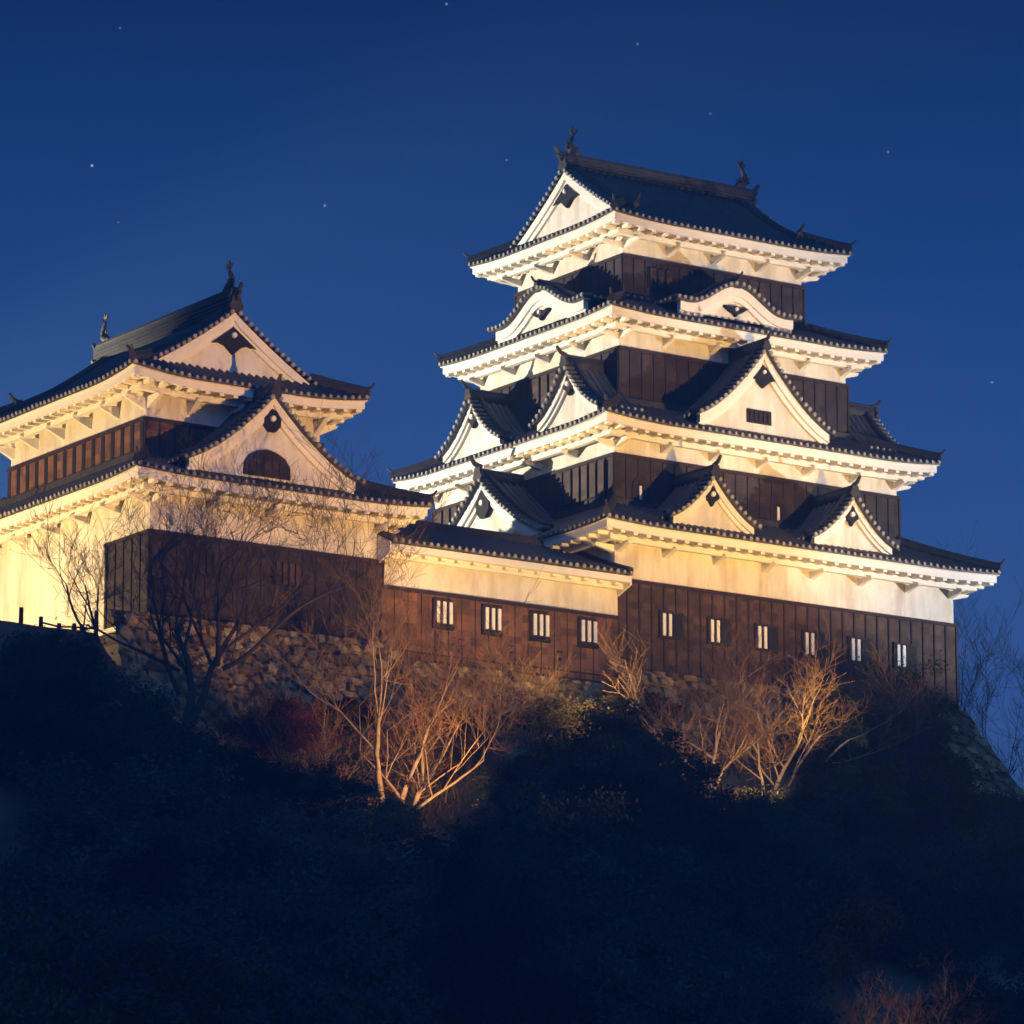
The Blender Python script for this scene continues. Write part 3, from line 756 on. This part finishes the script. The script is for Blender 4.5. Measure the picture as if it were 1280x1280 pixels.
ug = bpy.data.objects.new('undergrowth', me); COL.objects.link(ug); tag(ug, 'dry grass and brush covering the bank below the stone walls', 'undergrowth', kind='stuff')

# ------------------------------------------------------------------ rail fence on the left terrace
fence = tag(empty('rail_fence', (-20.9, -1.6, -4.3)), 'small dark post and rail fence on the bank before the lit white wall', 'fence')
fp = [(-22.2, -4.02+.30), (-21.55, -4.22+.3), (-20.95, -4.30+.25), (-20.45, -4.3+.3), (-20.2, -4.3+.3), (-19.72, -4.3+.75)]
for i, (x, zt_) in enumerate(fp):
    m = MB(); g = ground_h(x, -1.6)-.3
    m.tube([(x, -1.6, g), (x+.01, -1.6, zt_)], [.075, .065], 8); m.build('post', DBARK, fence)
m = MB()
for dz in (-.10, -.38): m.tube([(x, -1.6, min(z, -3.98)+dz) for x, z in fp[1:]], .03, 6)
m.build('rail', DBARK, fence); reparent(fence)

# ------------------------------------------------------------------ bare trees
def branch(mb, rng, p, d, length, rad, depth, spread=.55, upb=.12, twig=None, curve=.18, kids=(2, 4), minr=.006):
    n = max(3, int(length/.35)); pts = [p.copy()]; rads = [rad]; dd = d.copy(); q = p.copy(); tip = rad*.45
    for i in range(n):
        dd = (dd+Vector((rng.uniform(-1, 1), rng.uniform(-1, 1), rng.uniform(-.7, .9)))*curve+Vector((0, 0, upb*.4))).normalized()
        q = q+dd*(length/n); pts.append(q.copy()); rads.append(max(minr, rad+(tip-rad)*(i+1)/n))
    (mb if depth > 1 or twig is None else twig).tube(pts, rads, 6 if rad > .04 else (4 if rad > .015 else 3), False)
    if depth == 0: return
    nk = rng.randint(*kids)+ (1 if depth > 1 else 2)
    for k in range(nk):
        t = rng.uniform(.25, 1.0) if k else 1.0; i = min(n, int(t*n)); o = pts[i]
        side = Vector((rng.uniform(-1, 1), rng.uniform(-1, 1), rng.uniform(-.3, .9))).normalized()
        nd = (dd if i == n else (pts[min(i+1, n)]-pts[i-1]).normalized())
        nd = (nd*(1-spread)+side*spread+Vector((0, 0, upb))).normalized()
        branch(mb, rng, o, nd, length*rng.uniform(.5, .8), max(minr, rads[i]*rng.uniform(.5, .72)), depth-1, spread, upb, twig, curve, kids, minr)
def bare_tree(name, loc, stems, label, bark, twigm, seed, depth=4, spread=.5, upb=.12, kids=(2, 4), group=None, minr=.008, curve=.18):
    rng = random.Random(seed); loc = (loc[0], loc[1], ground_h(loc[0], loc[1])-.1); t = tag(empty(name, loc), label, 'tree', group)
    a = MB(); b = MB()
    for (off, d, L, r) in stems: branch(a, rng, Vector(off), Vector(d).normalized(), L, r, depth, spread, upb, b, curve, kids, minr)
    a.build('trunk', bark, t, True); b.build('crown', twigm, t); return t
RT = Vector((.827, -.563, 0)); FW = Vector((.563, .827, 0))      # picture right, and away, at the castle
def dirp(r, up, f=0): v = RT*r+FW*f; return (v.x, v.y, up)
BG = 'bare winter trees on the slope'
bare_tree('bare_tree', (-19.1, -5.6, -8.6), [((0, 0, 0), dirp(.26, 1, .0), 3.6, .15), ((.2, -.1, .8), dirp(.42, 1, .1), 3.4, .13), ((-.1, 0, 1.6), dirp(-.7, 1, -.1), 2.9, .08), ((1.0, -.5, 2.4), dirp(1, .50, .1), 4.0, .08), ((.9, -.4, 2.5), dirp(.15, 1, .1), 3.0, .08), ((-.1, 0, 2.3), dirp(-1, .6, -.1), 3.0, .06)],
          'large bare tree with two dark leaning trunks before the side tower', DBARK, DBARK, 11, 5, .50, .06, (2, 3), BG, .005)
bare_tree('bare_tree', (-20.6, -3.2, -4.6), [((0, 0, 0), dirp(-.75, 1), 2.1, .06), ((.1, 0, .2), dirp(-.25, 1), 1.8, .05)],
          'slender bare sapling curving left over the rail fence', DBARK, DBARK, 6, 4, .5, .06, (1, 3), BG, .005)
bare_tree('bare_tree', (-13.8, -8.2, -10.2), [((0, 0, 0), dirp(-.12, 1), 3.9, .12), ((.15, -.1, 0), dirp(.10, 1), 3.7, .11), ((.3, -.2, .1), dirp(.38, 1, .1), 3.6, .10), ((-.2, .1, .3), dirp(-.7, .75), 2.8, .06), ((.1, 0, .4), dirp(-1, .40), 2.6, .05), ((.3, -.2, .9), dirp(.9, .45), 3.0, .06)],
          'pale multi-stemmed bare tree lit golden below the corridor', BARK, RTWIG, 23, 5, .53, .06, (2, 3), BG, .005)
bare_tree('bare_tree', (-9.4, -5.6, -8.8), [((0, 0, 0), dirp(.7, .45), 1.5, .045), ((0, 0, .2), dirp(.1, 1), 1.1, .04), ((0, 0, 0), dirp(1, .2), 1.7, .04)],
          'low spreading reddish bare shrub below the corridor wall', RTWIG, RTWIG, 31, 3, .5, .05, (2, 4), BG)
bare_tree('bare_tree', (-2.3, -8, -9.0), [((0, 0, 0), dirp(.05, 1), 2.4, .085), ((0, 0, .3), dirp(-.6, .9), 2.6, .07), ((.1, 0, .2), dirp(.5, 1), 2.4, .06), ((0, 0, .5), dirp(-1, .7), 1.4, .045)],
          'golden lit bare tree with forked trunk left under the keep windows', BARK, RTWIG, 41, 4, .56, .05, (2, 4), BG, .005)
bare_tree('bare_tree', (-.6, -8.6, -9.3), [((0, 0, 0), dirp(.22, 1), 2.6, .09), ((.1, 0, .0), dirp(.85, .50), 3.4, .07), ((0, 0, .2), dirp(-.1, 1), 2.0, .06), ((.3, 0, .2), dirp(.7, .8), 2.6, .06)],
          'amber bare tree with a long low limb under the middle windows of the keep', BARK, RTWIG, 52, 4, .56, .05, (2, 4), BG, .005)
bare_tree('bare_tree', (5.2, -8.0, -9.6), [((0, 0, 0), dirp(.0, 1), 2.2, .06), ((0, 0, .2), dirp(-.4, 1), 2.0, .05), ((0, 0, .2), dirp(.45, 1), 2.0, .05)],
          'dim bare tree in the shade right of the golden ones', DBARK, DBARK, 61, 4, .45, .12, (2, 3), BG)
bare_tree('bare_tree', (19.6, 3.6, -8.6), [((0, 0, 0), dirp(-.06, 1), 6.6, .16), ((0, 0, 1.2), dirp(.3, 1), 6.0, .13), ((0, 0, 3.6), dirp(-.35, 1), 4.2, .08), ((0, 0, 4.2), dirp(.6, .8), 3.6, .08)],
          'bare tree silhouetted against the sky right of the keep', DBARK, DBARK, 71, 5, .5, .07, (2, 3), BG, .006)
bare_tree('bare_tree', (-17.5, 16, -2.5), [((0, 0, 0), dirp(-.3, 1), 2.8, .09), ((0, 0, .2), dirp(.2, 1), 2.6, .08)],
          'distant bare tree showing at the left edge behind the side tower', DBARK, DBARK, 77, 4, .45, .10, (2, 3), BG)
for (bx, by, sd, lb) in ((-15.6, -3.3, 101, 'low twiggy scrub against the amber boulder wall'), (-12.4, -3.5, 102, 'twiggy scrub at the seam of the two lit stone walls'), (-10.2, -3.0, 103, 'twiggy scrub below the first corridor window'), (-6.4, -2.8, 104, 'twiggy scrub below the second corridor window'), (3.2, -3.2, 105, 'twiggy scrub under the second keep window'), (8.6, -3.2, 106, 'twiggy scrub under the fifth keep window'), (-17.2, -3.6, 107, 'twiggy scrub at the left end of the boulder wall'), (-14.0, -4.4, 108, 'brown scrub between the leaning tree and the golden tree'), (-8.4, -3.6, 109, 'brown scrub right of the golden multi-stemmed tree')):
    bare_tree('bare_shrub', (bx, by, 0), [((.35*i-.7, 0, 0), dirp(rx, 1), 1.5, .022) for i, rx in enumerate((-.8, -.3, .1, .5, .9))], lb, BARK, RTWIG, sd, 3, .55, .04, (2, 4), 'scrub below the walls', .005)
bare_tree('bare_tree', (-5.0, -20.6, -17.8), [((.4*i-1.0, .1*i, 0), dirp(rx*1.6, 1), 1.6, .04) for i, rx in enumerate((-.45, -.2, .0, .2, .4, .6))],
          'twiggy amber-lit small tree at the bottom right of the slope', BARK, RTWIG, 83, 5, .5, .08, (2, 3), BG, .005)

# ------------------------------------------------------------------ leafy trees and shrubs
def crown_mesh(seed, nclump, nleaf, size, leaf, flat=.8):
    rng = random.Random(seed); V = []; Fc = []; C = []
    off = Vector((seed*3.1, 0, 0))
    for c in range(nclump):
        u = rng.random()**.4; th = rng.uniform(0, 2*math.pi); ph = math.acos(rng.uniform(-.75, 1))
        cc = Vector((u*math.sin(ph)*math.cos(th), u*math.sin(ph)*math.sin(th), u*math.cos(ph)*flat))*size
        cc *= 1+.75*mnoise.noise(cc.normalized()*1.9+off)
        cs = size*rng.uniform(.10, .30); tone = rng.uniform(.5, 1.4)
        for k in range(nleaf):
            q = Vector((rng.gauss(0, 1), rng.gauss(0, 1), rng.gauss(0, .7)))*cs*.5+cc
            a = Vector((rng.gauss(0, 1), rng.gauss(0, 1), rng.gauss(0, 1))).normalized(); b = a.orthogonal().normalized()
            l = leaf*rng.uniform(.6, 1.3); i = len(V)
            V += [q-a*l, q+b*l*.45, q+a*l, q-b*l*.45]; Fc.append((i, i+1, i+2, i+3)); C.append(tone*rng.uniform(.7, 1.3))
    me = bpy.data.meshes.new('crown'); me.from_pydata([tuple(v) for v in V], [], Fc)
    at = me.attributes.new('tone', 'FLOAT', 'FACE'); at.data.foreach_set('value', C); return me
CR = [crown_mesh(100+i, 150, 260, 1.0, .030) for i in range(3)]
mats_done = {}
def crown_for(i, mt):
    k = (i, mt.name)
    if k not in mats_done:
        me = CR[i].copy(); me.materials.clear(); me.materials.append(mt); mats_done[k] = me
    return mats_done[k]
def trunk_mesh():
    m = MB(); m.tube([(0, 0, -1.9), (.03, .02, -1.0), (-.02, .0, -.2), (.02, 0, .5)], [.085, .065, .05, .02], 8)
    for a in range(5): t = a*1.26; m.tube([(0, 0, -.7+a*.15), (.3*math.cos(t), .3*math.sin(t), -.3+a*.15), (.65*math.cos(t), .65*math.sin(t), .05+a*.12)], [.035, .022, .008], 5)
    me = bpy.data.meshes.new('trunk'); me.from_pydata(m.v, [], m.f); me.materials.append(DBARK); return me
TM = trunk_mesh()
def leafy(name, c0, s, mt, label, cat='tree', group=None, i=0, rz=0, sz=1.0):
    """c0: centre of the crown; the base stands on the hillside below it"""
    g = ground_h(c0[0], c0[1]); hc = max(c0[2]-g, s*.3)
    t = tag(empty(name, (c0[0], c0[1], g)), label, cat, group)
    c = bpy.data.objects.new('crown', crown_for(i % 3, mt)); COL.objects.link(c); c.parent = t
    k = bpy.data.objects.new('trunk', TM); COL.objects.link(k); k.parent = t
    c.location = (0, 0, hc); c.scale = (s, s, s*sz); c.rotation_euler = (0, 0, rz)
    k.location = (0, 0, hc); k.scale = (s*.8, s*.8, (hc+.3)/1.9); k.rotation_euler = (0, 0, rz)
    return t
rng = random.Random(9)
AZ, PI_, FL = R(34.2422), R(12.3613), 6000
def at(px, py, y):
    """world point on the plane y seen at photo pixel (px, py) - used once, to survey where things stand"""
    d = _f+_r*((px-640)/FL)+_u*((640-py)/FL); t = (y-cam.location.y)/d.y; return cam.location+d*t
def pix(p):
    d = Vector(p)-cam.location; z = d.dot(_f); return 640+FL*d.dot(_r)/z, 640-FL*d.dot(_u)/z
GT = 'dark evergreen trees on the slope'
def veg(name, px, py, y, s, mt, label, cat='tree', group=None, sz=1.0, i=0):
    p = at(px, py, y)
    return leafy(name, tuple(p), s, mt, label, cat, group, i, i*1.7, sz)
# shrubs on the bank
SH = 'shrubs on the bank'
veg('red_shrub', 350, 915, -6.0, 1.5, LEAFR, 'dark red leafy shrub below the side tower wall', 'shrub', SH, .7, 1)
veg('red_shrub', 270, 960, -7.0, 1.2, LEAFR, 'smaller dull red shrub left of the larger red one', 'shrub', SH, .6, 2)
veg('evergreen_shrub', 385, 1000, -8.5, 1.7, LEAFG, 'dark green shrub left of the golden multi-stemmed tree', 'shrub', SH, .75, 0)
veg('evergreen_shrub', 300, 1000, -8.5, 1.5, LEAFG, 'dusky green shrub under the red shrubs', 'shrub', SH, .7, 2)
veg('dry_shrub', 490, 1030, -10, 1.05, LEAFO, 'orange-brown dry shrub at the foot of the golden tree', 'shrub', SH, .75, 1)
veg('olive_shrub', 400, 1110, -12, 2.6, LEAFD, 'large dim olive shrub low on the slope', 'shrub', SH, .9, 0)
veg('olive_shrub', 470, 1150, -13, 2.0, LEAFD, 'dim olive shrub right of the largest one', 'shrub', SH, .8, 1)
veg('olive_shrub', 790, 890, -3.6, 1.5, LEAFD, 'olive bush against the stone base below the keep near corner', 'shrub', SH, .6, 2)
veg('olive_shrub', 690, 905, -3.6, 1.5, LEAFD, 'olive bush below the right end of the corridor', 'shrub', SH, .55, 1)
veg('olive_shrub', 1060, 900, -5.5, 1.6, LEAFD, 'olive bush beside the russet bare tree', 'shrub', SH, .7, 0)
veg('olive_shrub', 1140, 1000, -6.5, 1.6, LEAFD, 'sparse olive bush on the lower right stone base', 'shrub', SH, .8, 2)
veg('dry_shrub', 430, 895, -4.2, 1.2, LEAFD, 'dry brush at the foot of the amber boulder wall', 'shrub', SH, .5, 2)
veg('dry_shrub', 560, 905, -4.6, 1.3, LEAFO, 'dry brush below the yellow corridor wall', 'shrub', SH, .5, 0)
# dark evergreens
for k, (px, py, y, s, sz, lb) in enumerate([
    (1120, 900, -5.0, 1.7, 1.15, 'dark evergreen tree rising in front of the last keep window'),
    (1065, 935, -5.6, 1.8, 1.0, 'dark evergreen tree just left of the one before the last keep window'),
    (1150, 960, -6.0, 1.3, 1.0, 'dark evergreen tree near the right stone corner'),
    (765, 1025, -9.0, 2.3, .8, 'dark evergreen tree below the junction of corridor and keep'),
    (672, 1050, -10.5, 2.1, .9, 'dark evergreen tree just right of the golden multi-stemmed tree'),
    (695, 1010, -8.5, 1.7, .8, 'dark evergreen tree below the low reddish shrub'),
    (840, 1050, -11, 2.4, .9, 'dark evergreen tree below the forked golden tree'),
    (955, 1125, -11.5, 2.2, .9, 'dark evergreen tree below the russet bare tree'),
    (1050, 1060, -10, 2.4, .9, 'dark evergreen tree low under the right half of the keep'),
    (1170, 1120, -10, 2.2, .9, 'dark evergreen tree low beneath the right stone corner'),
    (1255, 1120, -8, 1.9, .9, 'dark evergreen tree at the right picture edge'),
    (60, 905, -6.5, 2.2, .8, 'dark evergreen tree on the left bank below the fence'),
    (150, 965, -8.5, 2.1, .9, 'dark evergreen tree below the left bank rim'),
    (20, 1020, -10, 2.8, .9, 'dark evergreen tree at the left picture edge'),
    (210, 1040, -11, 2.4, .9, 'dark evergreen tree under the large leaning bare tree'),
    (120, 1130, -14, 3.0, 1.0, 'dark evergreen tree low on the left slope'),
    (290, 1150, -15, 2.8, 1.0, 'dark evergreen tree left of the large olive shrub'),
    (560, 1140, -13.5, 2.6, 1.0, 'dark evergreen tree right of the olive shrubs'),
    (700, 1130, -14, 2.8, 1.0, 'dark evergreen tree in the lower middle of the slope'),
    (850, 1170, -15, 2.8, 1.0, 'dark evergreen tree right of the lower middle of the slope'),
    (990, 1190, -15, 2.8, 1.0, 'dark evergreen tree left of the twiggy orange shrub'),
    (1130, 1170, -14, 2.4, 1.0, 'dark evergreen tree above the twiggy orange shrub'),
    (1260, 1190, -13, 2.8, 1.0, 'dark evergreen tree at the bottom right edge'),
    (910, 1275, -20, 2.6, 1.0, 'dark evergreen tree at the bottom edge left of the twiggy orange shrub'),
    (1240, 1300, -20, 2.4, 1.0, 'dark evergreen tree in the bottom right corner'),
    (30, 1240, -18, 3.2, 1.0, 'dark evergreen tree in the bottom left corner'),
    (200, 1260, -19, 3.0, 1.0, 'dark evergreen tree at the bottom left of the middle'),
    (390, 1260, -19, 3.0, 1.0, 'dark evergreen tree at the bottom below the large olive shrub'),
    (600, 1260, -19, 3.0, 1.0, 'dark evergreen tree at the bottom centre'),
    (790, 1270, -20, 3.0, 1.0, 'dark evergreen tree at the bottom right of centre')]):
    veg('evergreen_tree', px, py, y, s, LEAFG, lb, 'tree', GT, sz, k)

# ------------------------------------------------------------------ thin haze, added to lift the dark tones to navy
m = MB(); m.box((-895, -895, -34.5), (895, 895, 60))
hm = bpy.data.materials.new('haze'); hm.use_nodes = True; N = hm.node_tree.nodes; N.remove(N['Principled BSDF'])
pv = N.new('ShaderNodeVolumePrincipled'); pv.inputs['Color'].default_value = (.36, .70, 1, 1); pv.inputs['Density'].default_value = .0021; pv.inputs['Anisotropy'].default_value = .45
hm.node_tree.links.new(pv.outputs[0], N['Material Output'].inputs['Volume'])
tag(m.build('haze', hm), 'thin blue haze added to lift the dark tones to navy', 'haze', kind='stuff')
